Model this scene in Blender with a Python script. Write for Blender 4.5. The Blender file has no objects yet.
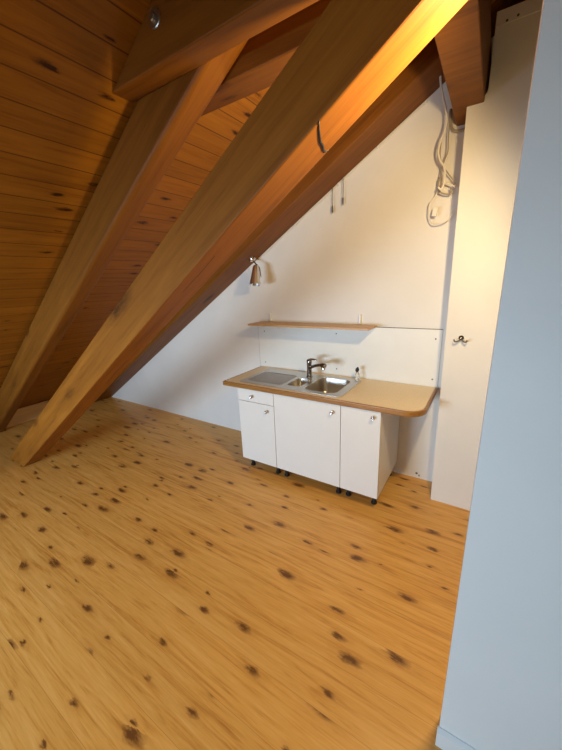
import bpy, bmesh, math, random
from mathutils import Vector, Matrix
random.seed(7)
S = bpy.context.scene
COL = S.collection
PI = math.pi

# ------------------------------------------------------------------ helpers
def link(name, me, mat=None, parent=None, smooth=False):
    o = bpy.data.objects.new(name, me)
    COL.objects.link(o)
    if mat: me.materials.append(mat)
    if smooth:
        for p in me.polygons: p.use_smooth = True
    if parent: o.parent = parent
    return o

def from_bm(name, bm, mat=None, parent=None, smooth=False, bevel=0, seg=2):
    bmesh.ops.recalc_face_normals(bm, faces=bm.faces)
    me = bpy.data.meshes.new(name)
    bm.to_mesh(me); bm.free()
    o = link(name, me, mat, parent, smooth)
    if bevel:
        b = o.modifiers.new('edge', 'BEVEL'); b.width = bevel; b.segments = seg
        b.limit_method = 'ANGLE'; b.angle_limit = math.radians(40)
    return o

def add_box(bm, a, b):
    vs = [bm.verts.new((x, y, z)) for x in (a[0], b[0]) for y in (a[1], b[1]) for z in (a[2], b[2])]
    for f in ((0,1,3,2),(4,6,7,5),(0,4,5,1),(2,3,7,6),(0,2,6,4),(1,5,7,3)):
        bm.faces.new([vs[i] for i in f])

def box(name, a, b, mat, parent=None, bevel=0, seg=2):
    bm = bmesh.new(); add_box(bm, a, b)
    return from_bm(name, bm, mat, parent, bevel=bevel, seg=seg)

def add_prism(bm, poly, lo, hi, axis):
    def P(u, v, w):
        return {'y': (u, w, v), 'z': (u, v, w), 'x': (w, u, v)}[axis]
    A = [bm.verts.new(P(u, v, lo)) for u, v in poly]
    B = [bm.verts.new(P(u, v, hi)) for u, v in poly]
    n = len(poly)
    bm.faces.new(A); bm.faces.new(B[::-1])
    for i in range(n):
        bm.faces.new((A[i], A[(i+1) % n], B[(i+1) % n], B[i]))

def prism(name, poly, lo, hi, axis, mat, parent=None, bevel=0, seg=2):
    bm = bmesh.new(); add_prism(bm, poly, lo, hi, axis)
    return from_bm(name, bm, mat, parent, bevel=bevel, seg=seg)

def frame_of(d):
    d = Vector(d).normalized()
    a = Vector((0, 0, 1)) if abs(d.z) < .9 else Vector((1, 0, 0))
    u = d.cross(a).normalized()
    return u, d.cross(u).normalized()

def add_lathe(bm, prof, origin, axis, n=24):
    # prof: (radius, height along axis)
    o = Vector(origin); d = Vector(axis).normalized(); u, v = frame_of(d)
    rings = []
    for r, h in prof:
        r = max(r, 1e-5)
        rings.append([bm.verts.new(o + d*h + (u*math.cos(2*PI*i/n) + v*math.sin(2*PI*i/n))*r) for i in range(n)])
    for a, b in zip(rings, rings[1:]):
        for i in range(n):
            bm.faces.new((a[i], a[(i+1) % n], b[(i+1) % n], b[i]))
    bm.faces.new(rings[0][::-1]); bm.faces.new(rings[-1])

def lathe(name, prof, origin, axis, mat, parent=None, n=24, smooth=True):
    bm = bmesh.new(); add_lathe(bm, prof, origin, axis, n)
    o = from_bm(name, bm, mat, parent, smooth=smooth)
    if smooth:
        m = o.modifiers.new('split', 'EDGE_SPLIT'); m.split_angle = math.radians(40)
    return o

def smooth_path(pts, k=6):
    P = [Vector(p) for p in pts]
    P = [P[0]*2 - P[1]] + P + [P[-1]*2 - P[-2]]
    out = []
    for i in range(1, len(P)-2):
        p0, p1, p2, p3 = P[i-1:i+3]
        for j in range(k):
            t = j/k
            out.append(.5*((2*p1) + (p2-p0)*t + (2*p0-5*p1+4*p2-p3)*t*t + (3*p1-p0-3*p2+p3)*t**3))
    out.append(P[-2])
    return out

def add_tube(bm, pts, r, n=10):
    rings = []
    for i, p in enumerate(pts):
        p = Vector(p)
        d = (Vector(pts[min(i+1, len(pts)-1)]) - Vector(pts[max(i-1, 0)])).normalized()
        u, v = frame_of(d)
        if rings:
            # keep the ring turning as little as possible
            u = (pu - d*pu.dot(d)).normalized(); v = d.cross(u)
        pu = u
        rr = r[i] if isinstance(r, (list, tuple)) else r
        rings.append([bm.verts.new(p + (u*math.cos(2*PI*j/n) + v*math.sin(2*PI*j/n))*rr) for j in range(n)])
    for a, b in zip(rings, rings[1:]):
        for j in range(n):
            bm.faces.new((a[j], a[(j+1) % n], b[(j+1) % n], b[j]))
    bm.faces.new(rings[0][::-1]); bm.faces.new(rings[-1])

def tube(name, pts, r, mat, parent=None, n=10, k=6):
    bm = bmesh.new()
    add_tube(bm, smooth_path(pts, k) if k else pts, r, n)
    return from_bm(name, bm, mat, parent, smooth=True)

def rrect(x0, y0, x1, y1, r, n=6):
    out = []
    for cx, cy, a0 in ((x1-r, y1-r, 0), (x0+r, y1-r, 90), (x0+r, y0+r, 180), (x1-r, y0+r, 270)):
        for i in range(n+1):
            a = math.radians(a0 + 90*i/n)
            out.append((cx + r*math.cos(a), cy + r*math.sin(a)))
    return out

def plate(name, outer, holes, z0, z1, mat, parent=None, bevel=0):
    # flat plate with holes, filled from 2D splines
    cu = bpy.data.curves.new(name, 'CURVE'); cu.dimensions = '2D'; cu.fill_mode = 'BOTH'
    for loop in [outer] + holes:
        s = cu.splines.new('POLY'); s.points.add(len(loop)-1); s.use_cyclic_u = True
        for p, (x, y) in zip(s.points, loop): p.co = (x, y, 0, 1)
    cu.extrude = (z1-z0)/2
    if bevel:
        cu.bevel_depth = bevel; cu.offset = -bevel; cu.bevel_resolution = 3; cu.extrude -= bevel
    t = bpy.data.objects.new('t', cu); COL.objects.link(t)
    dg = bpy.context.evaluated_depsgraph_get(); dg.update()
    me = bpy.data.meshes.new_from_object(t.evaluated_get(dg))
    bpy.data.objects.remove(t); bpy.data.curves.remove(cu)
    me.transform(Matrix.Translation((0, 0, (z0+z1)/2)))
    me.name = name; me.materials.clear()
    return link(name, me, mat, parent)

def thing(name, label, cat, loc=(0, 0, 0), group=None):
    o = bpy.data.objects.new(name, None); COL.objects.link(o)
    o.location = loc; o.empty_display_size = .05
    o['label'] = label; o['category'] = cat
    if group: o['group'] = group
    return o

def tag(o, label, cat, group=None):
    o['label'] = label; o['category'] = cat
    if group: o['group'] = group
    return o

def struct(o):
    o['kind'] = 'structure'; return o

def adopt(parent, *kids):
    # parts were modelled in room coordinates: keep them there under a moved empty
    for k in kids:
        k.parent = parent
        k.matrix_parent_inverse = Matrix.Translation(parent.location).inverted()

# ------------------------------------------------------------------ materials
def new_mat(name):
    m = bpy.data.materials.new(name); m.use_nodes = True
    nt = m.node_tree; return m, nt, nt.nodes['Principled BSDF']

def N(nt, t, **kw):
    n = nt.nodes.new(t)
    for k, v in kw.items():
        if k.startswith('i_'):
            key = k[2:]; key = int(key) if key.isdigit() else key
            n.inputs[key].default_value = v
        else: setattr(n, k, v)
    return n

def plain(name, col, rough=.5, metal=0, noise=.04, nscale=6, bump=0, bscale=120):
    m, nt, b = new_mat(name)
    tc = N(nt, 'ShaderNodeTexCoord')
    nz = N(nt, 'ShaderNodeTexNoise', i_Scale=nscale, i_Detail=5.0)
    nt.links.new(tc.outputs['Object'], nz.inputs['Vector'])
    rp = N(nt, 'ShaderNodeValToRGB')
    rp.color_ramp.elements[0].position = .3; rp.color_ramp.elements[1].position = .7
    rp.color_ramp.elements[0].color = tuple(c*(1-noise) for c in col) + (1,)
    rp.color_ramp.elements[1].color = tuple(min(1, c*(1+noise)) for c in col) + (1,)
    nt.links.new(nz.outputs['Fac'], rp.inputs['Fac'])
    nt.links.new(rp.outputs['Color'], b.inputs['Base Color'])
    b.inputs['Roughness'].default_value = rough; b.inputs['Metallic'].default_value = metal
    if bump:
        n2 = N(nt, 'ShaderNodeTexNoise', i_Scale=bscale, i_Detail=3.0)
        nt.links.new(tc.outputs['Object'], n2.inputs['Vector'])
        bp = N(nt, 'ShaderNodeBump', i_Strength=bump, i_Distance=.004)
        nt.links.new(n2.outputs['Fac'], bp.inputs['Height'])
        nt.links.new(bp.outputs['Normal'], b.inputs['Normal'])
    return m

def mixc(nt, fac, a, b, mode='MIX'):
    n = N(nt, 'ShaderNodeMix', data_type='RGBA', blend_type=mode)
    for sock, v in ((n.inputs[0], fac), (n.inputs[6], a), (n.inputs[7], b)):
        if hasattr(v, 'links'): nt.links.new(v, sock)
        else: sock.default_value = v if not isinstance(v, tuple) else (v + (1,) if len(v) == 3 else v)
    return n.outputs[2]

def math_(nt, op, a, b=None, c=None, clamp=False):
    n = N(nt, 'ShaderNodeMath', operation=op, use_clamp=clamp)
    for i, v in enumerate((a, b, c)):
        if v is None: continue
        if hasattr(v, 'links'): nt.links.new(v, n.inputs[i])
        else: n.inputs[i].default_value = v
    return n.outputs[0]

def wood(name, light, mid, dark, along='X', grain=1.0, knots=.5, kscale=(2.2, 5, 5), knotcol=(.03, .012, .004),
         rough=.45, boards=None, bump=.15, pale=.0, kr=.055, coat=0, kdim='3D', spec=.5, bvar=.18, seamcol=(.03, .012, .004), seamw=.03):
    # grain runs along the object's local X (or Y); boards = (axis index across, board width, length)
    m, nt, b = new_mat(name)
    L = nt.links
    tc = N(nt, 'ShaderNodeTexCoord'); vec = tc.outputs['Object']
    if along == 'Y':
        mp = N(nt, 'ShaderNodeMapping'); mp.inputs['Rotation'].default_value = (0, 0, PI/2)
        L.new(vec, mp.inputs['Vector']); vec = mp.outputs['Vector']
    seam = None; bid = None
    if boards:
        sp = N(nt, 'ShaderNodeSeparateXYZ'); L.new(vec, sp.inputs[0])
        w, ln = boards
        row = math_(nt, 'DIVIDE', sp.outputs['Y'], w)
        rid = math_(nt, 'FLOOR', row)
        fr = math_(nt, 'SUBTRACT', row, rid)
        e1 = math_(nt, 'MINIMUM', fr, math_(nt, 'SUBTRACT', 1.0, fr))
        seam = math_(nt, 'LESS_THAN', e1, seamw)
        wn = N(nt, 'ShaderNodeTexWhiteNoise', noise_dimensions='1D'); L.new(rid, wn.inputs['W'])
        bid = wn.outputs['Value']
        if ln:
            xx = math_(nt, 'ADD', math_(nt, 'DIVIDE', sp.outputs['X'], ln), math_(nt, 'MULTIPLY', bid, 7.3))
            xid = math_(nt, 'FLOOR', xx); xf = math_(nt, 'SUBTRACT', xx, xid)
            seam = math_(nt, 'MAXIMUM', seam, math_(nt, 'LESS_THAN', xf, .0016))
            wn2 = N(nt, 'ShaderNodeTexWhiteNoise', noise_dimensions='2D')
            cb = N(nt, 'ShaderNodeCombineXYZ'); L.new(rid, cb.inputs[0]); L.new(xid, cb.inputs[1])
            L.new(cb.outputs[0], wn2.inputs['Vector']); bid = wn2.outputs['Value']
        # shift the grain per board
        cb2 = N(nt, 'ShaderNodeCombineXYZ')
        L.new(math_(nt, 'MULTIPLY', bid, 31.0), cb2.inputs[0]); L.new(math_(nt, 'MULTIPLY', bid, 3.0), cb2.inputs[2])
        va = N(nt, 'ShaderNodeVectorMath', operation='ADD'); L.new(vec, va.inputs[0]); L.new(cb2.outputs[0], va.inputs[1])
        gvec = va.outputs[0]
    else: gvec = vec
    # long wavy streaks
    mg = N(nt, 'ShaderNodeMapping'); mg.inputs['Scale'].default_value = (.55*grain, 9*grain, 9*grain)
    L.new(gvec, mg.inputs['Vector'])
    ng = N(nt, 'ShaderNodeTexNoise', i_Scale=2.2, i_Detail=6.0, i_Roughness=.62, i_Distortion=.9)
    L.new(mg.outputs[0], ng.inputs['Vector'])
    mf = N(nt, 'ShaderNodeMapping'); mf.inputs['Scale'].default_value = (2.5*grain, 60*grain, 60*grain)
    L.new(gvec, mf.inputs['Vector'])
    nf = N(nt, 'ShaderNodeTexNoise', i_Scale=2.0, i_Detail=4.0, i_Roughness=.6, i_Distortion=.3)
    L.new(mf.outputs[0], nf.inputs['Vector'])
    g = math_(nt, 'ADD', math_(nt, 'MULTIPLY', ng.outputs['Fac'], .7), math_(nt, 'MULTIPLY', nf.outputs['Fac'], .3))
    rp = N(nt, 'ShaderNodeValToRGB'); els = rp.color_ramp.elements
    els[0].position = .33; els[0].color = dark + (1,)
    els[1].position = .66; els[1].color = light + (1,)
    e = els.new(.47); e.color = mid + (1,)
    L.new(g, rp.inputs['Fac'])
    col = rp.outputs['Color']
    if bid is not None:
        col = mixc(nt, 1.0, col, mixc(nt, bid, tuple([1-bvar]*3), tuple([1.0+bvar*.4]*3)), 'MULTIPLY')
    # knots: random cells keep one, ragged edges, halo of darker grain
    if knots > 0:
        md = N(nt, 'ShaderNodeMapping'); md.inputs['Scale'].default_value = (.45, 1.6, 1.6); L.new(gvec, md.inputs['Vector'])
        nd = N(nt, 'ShaderNodeTexNoise', i_Scale=32.0, i_Detail=5.0, i_Roughness=.65); L.new(md.outputs[0], nd.inputs['Vector'])
        dv = N(nt, 'ShaderNodeVectorMath', operation='MULTIPLY_ADD')
        L.new(nd.outputs['Color'], dv.inputs[0]); dv.inputs[1].default_value = (.11, .035, .035); L.new(gvec, dv.inputs[2])
        mk = N(nt, 'ShaderNodeMapping'); mk.inputs['Scale'].default_value = kscale
        L.new(dv.outputs[0], mk.inputs['Vector'])
        vo = N(nt, 'ShaderNodeTexVoronoi', feature='F1', voronoi_dimensions=kdim, i_Scale=1.0, i_Randomness=1.0)
        L.new(mk.outputs[0], vo.inputs['Vector'])
        sc = N(nt, 'ShaderNodeSeparateColor'); L.new(vo.outputs['Color'], sc.inputs[0])
        keep = math_(nt, 'LESS_THAN', sc.outputs[0], knots)
        size = math_(nt, 'MULTIPLY_ADD', sc.outputs[1], kr*1.6, kr*.45)
        rel = math_(nt, 'DIVIDE', vo.outputs['Distance'], size)
        core = math_(nt, 'MULTIPLY', math_(nt, 'SUBTRACT', 1.35, rel, clamp=True), keep)
        core = math_(nt, 'MULTIPLY', core, math_(nt, 'MULTIPLY_ADD', nd.outputs['Fac'], 4.0, -.95), clamp=True)
        halo = math_(nt, 'MULTIPLY', math_(nt, 'SUBTRACT', 1.0, math_(nt, 'MULTIPLY', rel, .33), clamp=True), keep)
        col = mixc(nt, math_(nt, 'MULTIPLY', halo, .45), col, dark)
        col = mixc(nt, core, col, knotcol)
    if seam is not None:
        col = mixc(nt, math_(nt, 'MULTIPLY', seam, .75), col, seamcol)
    L.new(col, b.inputs['Base Color'])
    b.inputs['Roughness'].default_value = rough
    b.inputs['Specular IOR Level'].default_value = spec
    b.inputs['Coat Weight'].default_value = coat; b.inputs['Coat Roughness'].default_value = .3
    if bump:
        bp = N(nt, 'ShaderNodeBump', i_Strength=bump, i_Distance=.003)
        h = math_(nt, 'MULTIPLY', g, 1.0)
        if seam is not None: h = math_(nt, 'SUBTRACT', h, seam)
        L.new(h, bp.inputs['Height']); L.new(bp.outputs['Normal'], b.inputs['Normal'])
    return m

M = {}
M['wall'] = plain('wall_paint', (.79, .755, .70), .7, noise=.035, nscale=2.5, bump=.12, bscale=60)
M['casing'] = plain('casing_paint', (.76, .72, .65), .62, noise=.04, nscale=3, bump=.1, bscale=40)
M['partition'] = plain('partition_paint', (.74, .79, .79), .55, noise=.025, nscale=2)
M['panel'] = plain('white_board', (.80, .775, .71), .45, noise=.02)
M['cab'] = plain('white_laminate', (.79, .765, .715), .38, noise=.012)
M['floor'] = wood('laminate_floor', (.85, .48, .135), (.74, .375, .080), (.52, .215, .038), grain=1.5, knots=.58,
                  kscale=(3.4, 8.4, 1), knotcol=(.17, .065, .015), rough=.42, boards=(.195, 0), bump=.04, kr=.10, kdim='2D',
                  bvar=.05, seamcol=(.45, .20, .045), seamw=.004)
M['boards'] = wood('pine_boards', (.36, .142, .013), (.295, .110, .0095), (.21, .074, .007), along='Y', grain=1.3, knots=.65,
                   kscale=(2.6, 8.2, 1), knotcol=(.04, .012, .003), rough=.45, boards=(.122, 0), bump=.2, kr=.065, kdim='2D', spec=.2,
                   seamcol=(.05, .016, .003), seamw=.022, bvar=.14)
M['beam'] = wood('stained_beam', (.24, .087, .010), (.19, .065, .007), (.13, .042, .0045), grain=.9, knots=.30,
                 kscale=(2.6, 8, 8), knotcol=(.03, .010, .003), rough=.5, bump=.2, kr=.17, spec=.2)
M['strut'] = wood('honey_beam', (.35, .130, .015), (.275, .096, .0105), (.19, .062, .0065), grain=.9, knots=.32,
                  kscale=(2.2, 7, 7), knotcol=(.04, .013, .003), rough=.5, bump=.25, kr=.17, spec=.2)
M['shelf'] = wood('shelf_wood', (.62, .37, .14), (.52, .29, .10), (.40, .20, .06), grain=2, knots=0, rough=.4, bump=.05)
M['edge'] = wood('counter_edge_wood', (.40, .19, .045), (.31, .135, .026), (.19, .075, .013), grain=2.2, knots=0, rough=.35, bump=.06)
M['top'] = plain('beige_laminate', (.78, .64, .42), .38, noise=.10, nscale=140)
M['eave'] = wood('raw_board', (.62, .37, .15), (.54, .31, .12), (.42, .22, .07), along='Y', grain=1.2, knots=.2, rough=.5)
M['silver'] = plain('satin_silver', (.78, .76, .73), .32, 1.0, noise=.03)
M['steel'] = plain('brushed_steel', (.56, .53, .49), .30, 1.0, noise=.05, nscale=30)
M['drain'] = plain('ribbed_steel', (.42, .385, .36), .38, 1.0, noise=.06, nscale=40)
M['chrome'] = plain('chrome', (.66, .63, .60), .14, 1.0, noise=.02)
M['darkchrome'] = plain('dark_chrome', (.34, .31, .28), .18, 1.0, noise=.05)
M['zinc'] = plain('zinc_bolt', (.42, .42, .40), .35, 1.0, noise=.1, nscale=40)
M['black'] = plain('black_plastic', (.012, .012, .012), .45, noise=.1)
M['cable'] = plain('white_cable', (.78, .72, .62), .5, noise=.05)
M['greycable'] = plain('grey_cable', (.34, .29, .22), .5, noise=.05)
M['darkwire'] = plain('dark_wire', (.13, .11, .09), .5, noise=.05)
M['gap'] = plain('dark_gap', (.10, .09, .08), .7, noise=.05)
M['plastic'] = plain('white_plastic', (.80, .78, .72), .4, noise=.02)
M['screw'] = plain('screw_head', (.13, .115, .10), .4, .8, noise=.1)
m, nt, b = new_mat('clear_plastic')
b.inputs['Base Color'].default_value = (.9, .9, .88, 1); b.inputs['Roughness'].default_value = .08
b.inputs['Transmission Weight'].default_value = .85; b.inputs['IOR'].default_value = 1.4
M['clear'] = m

# ------------------------------------------------------------------ roof geometry
RM, RZ = .612, 2.042                # underside of rafters: z = RZ + RM x
RA = math.atan(RM); RK = math.hypot(1, RM)
CD = .245                            # rafter depth
CZ = RZ + CD*RK                      # underside of boards: z = CZ + RM x

# setting --------------------------------------------------------------
bm = bmesh.new(); add_box(bm, (-4.0, -6.2, -.08), (4.6, .1, 0))
struct(from_bm('floor', bm, M['floor']))
xl = -CZ/RM
struct(prism('wall_back', [(xl, 0), (4.5, 0), (4.5, CZ+RM*4.5), (xl, .002)], 0, .1, 'y', M['wall']))
struct(prism('wall_front', [(xl, 0), (4.5, 0), (4.5, CZ+RM*4.5), (xl, .002)], -6.2, -6.1, 'y', M['wall']))
struct(box('wall_side', (4.5, -6.2, 0), (4.6, .1, CZ+RM*4.5), M['wall']))
# boarded ceiling: local X runs up the slope, local Y along the room
bm = bmesh.new(); add_box(bm, (-.05, -6.2, 0), (9.75, .1, .03))
ce = struct(from_bm('ceiling', bm, M['boards']))
ce.location = (xl, 0, 0); ce.rotation_euler = (0, -RA, 0)
# unseen wall added behind the camera to keep daylight off the upper beams
struct(box('wall_light_block', (-2.3, -4.5, 1.55), (4.499, -4.4, 5.2), M['wall']))
# partition standing in front of the kitchen niche
struct(prism('wall_right', [(1.959, 0), (4.5, 0), (4.5, CZ+RM*4.5-.01), (1.959, CZ+RM*1.959-.01)], -1.793, -1.70, 'y', M['partition']))
bm = bmesh.new()
add_prism(bm, [(-1.809, 0), (-1.7925, 0), (-1.7925, .088), (-1.797, .088), (-1.809, .076)], 1.953, 4.5, 'x')
struct(from_bm('baseboard_right', bm, M['partition']))
# casing that boxes in the right end of the niche, notched around the purlin
cas = [(1.708, 0), (2.62, 0), (2.62, 3.10), (1.789, 3.10), (1.789, 2.765), (1.785, 2.745), (1.775, 2.73), (1.757, 2.722), (1.688, 2.718)]
cs = struct(prism('trim_1', cas, -.258, -.0005, 'y', M['casing']))
struct(box('trim_2', (1.789, -.2635, 3.035), (2.62, -.2575, 3.10), M['casing']))

# ------------------------------------------------------------------ beams
def beam(name, mat, length, width, depth, ang, loc, bevel=.006, foot=True, prof=None, seg=2, rot=None):
    # local X up the slope, local Y from 0 (near) to width, local Z from the underside up
    prof = prof or [(0, 0), (width, 0), (width, depth), (0, depth)]
    bm = bmesh.new()
    t = math.tan(ang) if foot else 1e9
    nseg = 1
    A = [bm.verts.new((-h/t, y, h)) for y, h in prof]
    B = [bm.verts.new((length, y, h)) for y, h in prof]
    n = len(prof)
    bm.faces.new(A); bm.faces.new(B[::-1])
    for i in range(n): bm.faces.new((A[i], A[(i+1) % n], B[(i+1) % n], B[i]))
    o = from_bm(name, bm, mat, bevel=bevel, seg=seg)
    o.location = loc; o.rotation_euler = (0, -ang, 0)
    return o

x0 = -RZ/RM
tag(beam('roof_rafter', M['beam'], 8.4, .130, CD, RA, (x0, -1.606, .001), bevel=.028, seg=5),
    'dark round-edged roof rafter lying against the ceiling boards between the two collar beams', 'beam', 'sloping roof timbers')
# wide timber against the white wall, with a drying crack along it
w = .305
tag(beam('wall_rafter', M['beam'], 8.4, w, CD, RA, (x0, -w-.001, .001), bevel=.005),
    'reddish brown sloping rafter running along the top edge of the white back wall', 'beam', 'sloping roof timbers')
# free-standing inner strut from the floor up under the purlin
SA = math.atan(.639)
st = thing('sloping_strut', 'thick honey-coloured timber strut rising diagonally from the floor across the room', 'beam', (-1.279/.639, -1.751, 0))
sb = beam('timber', M['strut'], 4.6, .16, .206, SA, (0, 0, .001), bevel=.007)
sb.parent = st
# drying cracks on the underside
for pts, wd in (([(4.092, .001), (4.078, .022), (4.066, .048), (4.052, .078), (4.047, .105), (4.038, .128), (4.037, .146), (4.046, .154)], .0046),
                ([(3.20, .06), (3.34, .066), (3.47, .062)], .0014), ([(2.1, .10), (2.3, .094), (2.46, .099)], .0016)):
    bm = bmesh.new()
    add_tube(bm, [(x, y, .0002) for x, y in pts], [wd*(.3+.7*math.sin(PI*(k+.5)/len(pts))) for k in range(len(pts))], 8)
    cr = from_bm('drying_crack', bm, M['black'], smooth=True); cr.parent = sb
    cr['label'] = 'dark drying crack'

# collar beams clamp the rafter
def collar(name, poly, y0, y1, label):
    bm = bmesh.new(); add_prism(bm, poly, y0, y1, 'y')
    return from_bm(name, bm, M['beam'], bevel=.006)
def ceilz(x): return CZ + RM*x - .004
pol = [(.418, 2.584), (.742, 2.780), (1.60, 2.780), (1.60, 2.584)]
c1 = thing('collar_beam', 'dark horizontal collar beam with a bolt, upper left, in front of the rafter', 'beam', (1.0, -1.70, 2.517), 'collar beams')
t1 = collar('timber', pol, -1.712, -1.607, '')
bolt = bmesh.new()
add_lathe(bolt, [(.031, 0), (.031, .003), (.028, .005)], (.752, -1.712, 2.722), (0, -1, 0), 28)
add_lathe(bolt, [(.0145, .004), (.0145, .014), (.011, .017)], (.752, -1.712, 2.722), (0, -1, 0), 6)
bo = from_bm('bolt', bolt, M['zinc']); bo['label'] = 'zinc bolt with round washer'
adopt(c1, t1, bo)
pol2 = [(.425, 2.578), (.605, 2.690), (2.4, 2.690), (2.4, 2.578)]
c2 = collar('collar_beam', pol2, -1.475, -1.335, '')
tag(c2, 'dark horizontal collar beam behind the rafter, partly hidden by the diagonal strut', 'beam', 'collar beams')
# purlin carrying the rafters
tag(box('purlin', (1.614, -2.45, 2.70), (1.776, -.0006, 2.985), M['beam'], bevel=.006),
    'brown purlin end coming out above the notch in the white casing', 'beam')
tag(box('eaves_board', (-3.455, -1.474, .001), (-3.432, -.308, .215), M['eave'], bevel=.003),
    'low pale board closing the eaves between the floor and the ceiling boards', 'board')

# ------------------------------------------------------------------ kitchen
XA = [.055, .453, 1.069, 1.376]
ZB, ZT = .118, .8395
YF = -.628                      # door fronts
def knob(parent, x, z):
    bm = bmesh.new()
    add_lathe(bm, [(.007, 0), (.006, .010), (.0135, .014), (.0155, .020), (.0145, .026), (.010, .028), (.008, .025), (.001, .0245)], (x, YF, z), (0, -1, 0), 20)
    o = from_bm('knob', bm, M['chrome'], smooth=True)
    o['label'] = 'round metal knob'
    o.parent = parent
def cabinet(i, label, feet, drawer, kx, kz):
    a, b_ = XA[i], XA[i+1]
    t = thing('base_cabinet', label, 'cabinet', ((a+b_)/2, -.3, 0), 'white kitchen base cabinets')
    bm = bmesh.new()
    y0, y1, k = -.609, -.012, .016
    add_box(bm, (a+.0005, y0, ZB), (a+k, y1, ZT)); add_box(bm, (b_-k, y0, ZB), (b_-.0005, y1, ZT))
    add_box(bm, (a+k, y0, ZB), (b_-k, y1, ZB+k)); add_box(bm, (a+k, y1-.006, ZB+k), (b_-k, y1, ZT))
    if i != 1: add_box(bm, (a+k, y0, ZT-k), (b_-k, y0+.08, ZT))
    body = from_bm('body', bm, M['cab']); adopt(t, body)
    g = .0024
    dz = ZT - .002
    if drawer:
        d = box('drawer', (a+g, YF, .722), (b_-g, -.610, dz), M['cab'], bevel=.0015)
        adopt(t, d); knob(d, .2245, .778); dz = .718
    d = box('door', (a+g, YF, ZB), (b_-g, -.610, dz), M['cab'], bevel=.0015)
    adopt(t, d); knob(d, kx, kz)
    for x, y in feet:
        f = lathe('foot', [(.024, 0), (.024, .012), (.017, .018), (.017, .09), (.028, .095), (.028, .1175)], (x, y, .0), (0, 0, 1), M['black'], n=20)
        f['label'] = 'black plastic foot'; adopt(t, f)
    return t
cabinet(0, 'narrow white base cabinet with a drawer above its door, left end of the kitchenette',
        [(.105, -.535), (.405, -.535), (.105, -.07), (.405, -.07)], True, .3815, .662)
cabinet(1, 'wide white base cabinet with one broad door under the sink',
        [(.503, -.535), (1.022, -.535), (.503, -.07), (1.022, -.07)], False, 1.004, .774)
cabinet(2, 'narrow white base cabinet with a single door and no drawer, right end of the row',
        [(1.108, -.525), (1.325, -.525), (1.108, -.07), (1.325, -.07)], False, 1.322, .792)

CX0, CX1, CY0, CY1 = -.113, 1.655, -.640, -.018
R = .135
def counter_path(off):
    x0, x1, y0 = CX0+off, CX1-off, CY0+off; r = R-off
    p = [(x0, CY1), (x0, y0)]
    for i in range(13):
        a = math.radians(-90 + 90*i/12)
        p.append((x1-r+r*math.cos(a), y0+r+r*math.sin(a)))
    p.append((x1, CY1))
    return p
ct = thing('countertop', 'beige kitchen countertop with wooden edge and rounded right corner on the white cabinets', 'countertop', (.77, -.33, .84))
hole = rrect(.49, -.545, 1.0, -.115, .05)
tp = plate('worktop', counter_path(.0165), [hole], .8405, .8805, M['top'])
ring = counter_path(0) + counter_path(.016)[::-1]
ed = prism('edge_band', ring, .8405, .8812, 'z', M['edge'], bevel=.006, seg=3)
ed['label'] = 'brown wooden edge'
adopt(ct, tp, ed)

# sink ------------------------------------------------------------------
sk = thing('kitchen_sink', 'stainless steel inset sink with ribbed drainer and two bowls in the countertop', 'sink', (.545, -.33, .88))
SB, BB = (.500, -.495, .640, -.255), (.690, -.528, .982, -.145)
deck = plate('deck', rrect(.040, -.585, 1.050, -.080, .035), [rrect(*SB, .04), rrect(*BB, .06), rrect(.083, -.522, .466, -.205, .03)],
             .8808, .8862, M['steel'], bevel=.001)
adopt(sk, deck)
def bowl(name, r, rad, depth, drain_r):
    bm = bmesh.new()
    x0, y0, x1, y1 = r; loops = []
    for z, ins in ((.886, -.001), (.880, .001), (.88-depth*.75, .008), (.88-depth*.93, .018), (.88-depth, .042)):
        loops.append([bm.verts.new((x, y, z)) for x, y in rrect(x0+ins, y0+ins, x1-ins, y1-ins, max(.02, rad-ins*.3), 6)])
    for a, b_ in zip(loops, loops[1:]):
        for i in range(len(a)): bm.faces.new((a[i], a[(i+1) % len(a)], b_[(i+1) % len(a)], b_[i]))
    bm.faces.new(loops[-1])
    o = from_bm(name, bm, M['steel'], smooth=True)
    s = o.modifiers.new('shell', 'SOLIDIFY'); s.thickness = .0012; s.offset = -1
    e = o.modifiers.new('split', 'EDGE_SPLIT'); e.split_angle = math.radians(50)
    adopt(sk, o)
    cx, cy, cz = (x0+x1)/2, (y0+y1)/2, .88-depth
    d = lathe('drain', [(drain_r, 0), (drain_r, .003), (drain_r*.8, .004), (drain_r*.6, .002), (.001, .002)], (cx, cy, cz+.0005), (0, 0, 1), M['chrome'])
    d['label'] = 'round drain'
    d.parent = o
bowl('small_bowl', SB, .04, .10, .026)
bowl('large_bowl', BB, .06, .155, .04)
# recessed drainer with ribs
bm = bmesh.new()
add_box(bm, (.081, -.524, .8809), (.468, -.203, .8822))
for i in range(16):
    x = .105 + i*.0225
    add_prism(bm, [(x-.005, .8821), (x-.003, .8848), (x+.003, .8848), (x+.005, .8821)], -.505, -.222, 'y')
dr = from_bm('drainer', bm, M['drain']); dr['label'] = 'ribbed draining board'
adopt(sk, dr)

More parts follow.
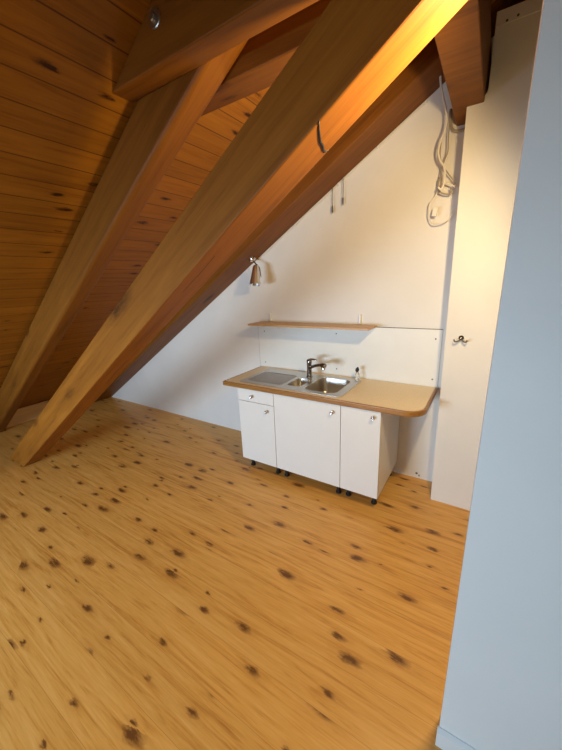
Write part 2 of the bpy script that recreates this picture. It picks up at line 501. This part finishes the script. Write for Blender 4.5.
# faucet ------------------------------------------------------------------
fx, fy, fz = .574, -.185, .8863
fa = thing('kitchen_faucet', 'dark chrome lever faucet with pull-out spout standing behind the small sink bowl', 'faucet', (fx, fy, fz))
fp = [lathe('faucet_body', [(.030, 0), (.030, .006), (.024, .012), (.0225, .05), (.0225, .125), (.025, .135), (.025, .158), (.018, .168), (.006, .172)], (fx, fy, fz), (0, 0, 1), M['darkchrome'])]
sp = [(fx+.012, fy-.004, fz+.092), (fx+.06, fy-.022, fz+.115), (fx+.115, fy-.045, fz+.134), (fx+.15, fy-.06, fz+.142)]
fp.append(tube('spout', sp, .0145, M['darkchrome'], n=16, k=4))
d = (Vector(sp[-1])-Vector(sp[-2])).normalized()
hd = lathe('spray_head', [(.0155, -.01), (.019, .0), (.0215, .02), (.0215, .045), (.017, .055)], sp[-1], (d.x, d.y, d.z-.15), M['darkchrome'])
fp.append(hd)
ns = lathe('nozzle', [(.017, 0), (.0185, .004), (.0185, .034), (.014, .038)], Vector(sp[-1])+d*.026+Vector((0, 0, -.005)), (.25, -.12, -1), M['chrome'])
ns['label'] = 'shiny chrome outlet'; fp.append(ns)
bm = bmesh.new()
add_tube(bm, [(fx, fy, fz+.163), (fx+.03, fy-.016, fz+.176), (fx+.075, fy-.036, fz+.182), (fx+.098, fy-.046, fz+.181)], [.013, .011, .008, .006], 12)
fp.append(from_bm('lever', bm, M['chrome'], smooth=True))
adopt(fa, *fp)

# small dispenser at the sink's back corner
dx, dy = 1.012, -.105
ds = thing('soap_dispenser', 'small clear dispenser with a slanted black tip at the right back corner of the sink', 'dispenser', (dx, dy, .8863))
p1 = lathe('bottle', [(.017, 0), (.019, .004), (.0185, .055), (.013, .068), (.009, .074), (.009, .082)], (dx, dy, .8865), (0, 0, 1), M['clear'])
p2 = lathe('nozzle', [(.011, 0), (.016, .010), (.016, .024), (.008, .038), (.004, .044)], (dx-.006, dy, .9655), (.25, -.1, 1), M['black'])
p2['label'] = 'black tip'
adopt(ds, p1, p2)

# backsplash, shelf --------------------------------------------------------
bs = thing('backsplash_panel', 'flat white backsplash board screwed to the wall behind the sink and countertop', 'panel', (.77, 0, .86))
brd = box('board', (-.125, -.0105, .842), (1.651, -.0008, 1.348), M['panel'], bevel=.001)
brd2 = box('joint', (-.127, -.0055, 1.348), (1.651, -.0008, 1.3525), M['gap'])
brd2['label'] = 'thin dark top joint'
brd3 = box('joint', (-.130, -.0055, .842), (-.1252, -.0008, 1.3525), M['gap'])
brd3['label'] = 'thin dark side joint'
adopt(bs, brd, brd2, brd3)
for x, z in ((-.046, 1.266), (-.052, .930), (.769, 1.278), (.774, .942), (1.607, 1.275), (1.609, .943)):
    s = lathe('screw', [(.0065, 0), (.006, .002), (.003, .003)], (x, -.0104, z), (0, -1, 0), M['screw'], n=12)
    adopt(bs, s)
sh = thing('wall_shelf', 'narrow brown wooden wall shelf above the backsplash, empty', 'shelf', (.53, 0, 1.36))
b1 = box('shelf_board', (-.088, -.235, 1.352), (1.140, -.011, 1.370), M['shelf'], bevel=.002)
adopt(sh, b1)
for x in (.045, .990):
    bm = bmesh.new()
    add_box(bm, (x-.010, -.024, 1.3732), (x+.010, -.0006, 1.455))
    br = from_bm('bracket', bm, M['plastic'], bevel=.004)
    br['label'] = 'white upright bracket'
    adopt(sh, br)

# small fixings ------------------------------------------------------------
ch = thing('coat_hook', 'small metal double coat hook on the white casing beside the kitchenette', 'hook', (1.795, -.258, 1.326))
pl_ = lathe('base_plate', [(.017, 0), (.017, .003), (.011, .008), (.009, .022), (.0105, .026), (.006, .029)], (1.795, -.2585, 1.334), (0, -1, 0), M['darkchrome'], n=18)
kids = [pl_]
for s in (-1, 1):
    kids.append(tube('prong', [(1.795+s*.004, -.270, 1.326), (1.795+s*.018, -.282, 1.312), (1.795+s*.034, -.296, 1.312), (1.795+s*.040, -.303, 1.328)],
                     .0052, M['zinc'], n=8, k=5))
adopt(ch, *kids)
for nm, x, z, lb in (('wall_screw', 1.550, .046, 'dark screw low on the wall under the free end of the countertop'),
                     ('wall_screw', 1.572, .030, 'lower screw just above the floor beside the white casing')):
    tag(lathe(nm, [(.010, 0), (.009, .003), (.004, .005)], (x, -.0004, z), (0, -1, 0), M['screw'] if z > .04 else M['zinc'], n=12), lb, 'screw', 'screws above the floor')
for x, z in ((1.84, 3.045), (1.888, 3.05)):
    s = lathe('screw', [(.0065, 0), (.006, .002)], (x, -.2634, z), (0, -1, 0), M['screw'], n=10)
    s.parent = bpy.data.objects['trim_2']

# spotlight --------------------------------------------------------------
L0 = Vector((-.068, -.105, 1.975))
sl = thing('wall_spotlight', 'small silver cone spotlight hanging from the rafter above the shelf', 'lamp', L0)
mt = [lathe('mount', [(.034, 0), (.036, .010), (.030, .030), (.016, .038)], L0+Vector((-.016, 0, .026)), (RM, 0, -1), M['chrome'])]
mt.append(tube('arm', [L0+Vector((.004, -.002, -.005)), L0+Vector((.050, -.03, -.035)), L0+Vector((.105, -.045, -.085)), L0+Vector((.140, -.08, -.165))], .0068, M['chrome'], n=10, k=5))
ax = Vector((.06, -.25, -1)).normalized()
top = L0 + Vector((.090, -.080, -.056))
bm = bmesh.new()
add_lathe(bm, [(.002, 0), (.022, .002), (.030, .022), (.036, .07), (.044, .12), (.053, .182), (.0515, .182), (.042, .12), (.032, .07), (.004, .03)], top, ax, 28)
shd = from_bm('lamp_shade', bm, M['silver'], smooth=True)
e = shd.modifiers.new('split', 'EDGE_SPLIT'); e.split_angle = math.radians(50)
mt.append(shd)
bl = lathe('bulb', [(.002, .06), (.016, .07), (.030, .12), (.040, .160), (.036, .168), (.002, .172)], top, ax, M['darkchrome'])
mt.append(bl)
adopt(sl, *mt)

# cables -------------------------------------------------------------------
hc = thing('hanging_cable', 'tangle of pale electric cable hanging down the wall beside the purlin end', 'cable', (1.56, -.08, 2.7))
A = [(1.478, -.11, 3.178), (1.496, -.11, 3.052), (1.513, -.11, 2.917), (1.547, -.11, 2.801), (1.566, -.11, 2.715), (1.555, -.11, 2.646), (1.539, -.11, 2.61), (1.529, -.11, 2.547), (1.545, -.11, 2.492), (1.572, -.11, 2.45), (1.582, -.11, 2.403), (1.581, -.11, 2.35), (1.565, -.11, 2.315), (1.547, -.11, 2.333)]
B = [(1.574, -.07, 2.77), (1.576, -.07, 2.714), (1.579, -.07, 2.612), (1.582, -.07, 2.546), (1.567, -.07, 2.498), (1.553, -.07, 2.44), (1.555, -.07, 2.371), (1.57, -.07, 2.337)]
Cc = [(1.54, -.10, 2.60), (1.538, -.08, 2.53), (1.552, -.06, 2.481), (1.592, -.06, 2.42), (1.627, -.06, 2.375), (1.645, -.06, 2.345)]
C2 = [(1.565, -.11, 2.315), (1.575, -.07, 2.363), (1.612, -.07, 2.344), (1.636, -.07, 2.332), (1.653, -.07, 2.312)]
D = [(1.541, -.06, 2.40), (1.541, -.06, 2.336), (1.559, -.06, 2.306), (1.592, -.06, 2.29), (1.62, -.06, 2.288), (1.624, -.06, 2.307), (1.617, -.06, 2.324)]
E_ = [(1.548, -.06, 2.42), (1.54, -.05, 2.335), (1.52, -.05, 2.286), (1.492, -.05, 2.25), (1.489, -.05, 2.201), (1.494, -.05, 2.159), (1.517, -.05, 2.115), (1.563, -.05, 2.105), (1.611, -.05, 2.12), (1.639, -.05, 2.156), (1.653, -.05, 2.19)]
kids = [tube('cable', A, .0068, M['cable'], k=5)]
for p, r, mm in ((B, .0040, 'greycable'), (Cc, .0040, 'greycable'), (C2, .0050, 'cable'), (D, .0055, 'greycable'), (E_, .0040, 'cable')):
    kids.append(tube('cable', p, r, M[mm], k=5))
bm = bmesh.new(); add_box(bm, (-.016, -.011, -.028), (.016, .011, .028))
pg = from_bm('connector', bm, M['plastic'], bevel=.004)
pg.location = (1.532, -.062, 2.186); pg.rotation_euler = (0, math.radians(10), 0)
pg['label'] = 'white connector block'
adopt(hc, *kids); pg.parent = hc; pg.matrix_parent_inverse = Matrix.Translation(hc.location).inverted()
tag(tube('conduit', [(1.572, -.03, 2.80), (1.581, -.03, 2.715), (1.597, -.03, 2.677), (1.622, -.03, 2.664), (1.655, -.03, 2.664), (1.684, -.03, 2.672)], .0085, M['greycable'], k=5),
    'grey cable bending under the purlin end at the wall', 'cable')
rc = []
for i in range(15):
    x = -.06 + 1.47*i/14
    rc.append((x, -.009, RZ + RM*x - .012 - .006*math.sin(i*1.9)**2))
rcab = thing('wall_cable', 'thin pale cable clipped along the joint between the rafter and the white wall', 'cable', (.7, -.009, 2.45))
kk = [tube('cable', rc, .0045, M['cable'], n=8, k=4)]
for i in (0, 4, 8, 11, 14):
    p = Vector(rc[i]); cb = bmesh.new(); add_box(cb, p+Vector((-.008, -.008, -.009)), p+Vector((.008, .0085, .009)))
    o = from_bm('clip', cb, M['plastic'], bevel=.002); kk.append(o)
adopt(rcab, *kk)
for x, zt, zb, lb in ((.736, 2.484, 2.29, 'longer loose dark wire end dangling from the rafter onto the wall'),
                      (.828, 2.540, 2.338, 'shorter loose dark wire end dangling from the rafter, right of another')):
    t = thing('loose_wire', lb, 'wire', (x, -.03, zt), 'loose wire ends under the rafter')
    a = tube('wire', [(x-.002, -.03, zt+.005), (x+.001, -.03, (zt*.6+zb*.4)), (x, -.03, zb+.06)], .0028, M['darkwire'], n=8, k=4)
    k2 = lathe('wire_end', [(.003, 0), (.0065, .012), (.0085 if x < .8 else .006, .045), (.003, .06)], (x, -.03, zb+.062), (0, 0, -1), M['darkwire'], n=12)
    adopt(t, a, k2)

# ------------------------------------------------------------------ light
def point(name, loc, power, col, r):
    l = bpy.data.lights.new(name, 'POINT'); l.energy = power; l.color = col; l.shadow_soft_size = r
    o = bpy.data.objects.new(name, l); o.location = loc; COL.objects.link(o); return o
def area(name, loc, target, sx, sy, power, col):
    l = bpy.data.lights.new(name, 'AREA'); l.energy = power; l.color = col; l.shape = 'RECTANGLE'; l.size = sx; l.size_y = sy
    o = bpy.data.objects.new(name, l); o.location = loc
    o.rotation_euler = (Vector(target)-Vector(loc)).to_track_quat('-Z', 'Y').to_euler(); COL.objects.link(o); return o
def spot(name, loc, target, power, col, r, size, blend):
    l = bpy.data.lights.new(name, 'SPOT'); l.energy = power; l.color = col; l.shadow_soft_size = r
    l.spot_size = math.radians(size); l.spot_blend = blend
    o = bpy.data.objects.new(name, l); o.location = loc
    o.rotation_euler = (Vector(target)-Vector(loc)).to_track_quat('-Z', 'Y').to_euler(); COL.objects.link(o); return o
LP = Vector((2.02, -1.49, 2.28))
spot('niche_lamp', LP, LP+Vector((-.9, .16, -.55)), 80, (1.0, .73, .36), .04, 176, .42)
spot('rafter_fill', (1.75, -1.20, 2.48), (.45, -1.40, 2.36), 16, (1.0, .70, .34), .04, 110, .6)  # unseen warm fill, added to brighten the rafter and ceiling boards
dl = area('window_daylight', (-.3, -5.7, 1.20), (-.6, 0, .6), 2.2, .8, 126, (.57, .78, .99))  # daylight from an unseen window behind the camera
dl.data.spread = math.radians(140)
W = bpy.data.worlds.new('World'); S.world = W; W.use_nodes = True
W.node_tree.nodes['Background'].inputs[0].default_value = (.6, .75, 1, 1)
W.node_tree.nodes['Background'].inputs[1].default_value = .3

# ------------------------------------------------------------------ camera
cam = bpy.data.cameras.new('Camera'); co = bpy.data.objects.new('Camera', cam); COL.objects.link(co)
f = 320.84
cam.sensor_fit = 'VERTICAL'; cam.sensor_height = 24; cam.lens = 24*f/750
cam.clip_start = .02
r = Vector((.8433398, .5358228, -.0408894)); u = Vector((-.1144595, .2534506, .9605529)); fw = Vector((-.5250495, .8053923, -.2750760))
mw = Matrix((r, u, -fw)).transposed().to_4x4(); mw.translation = (1.93812, -2.76929, 1.74716)
co.matrix_world = mw
S.camera = co
vs = S.view_settings
vs.view_transform = 'Standard'; vs.look = 'None'; vs.exposure = 0; vs.gamma = 1; vs.use_curve_mapping = False
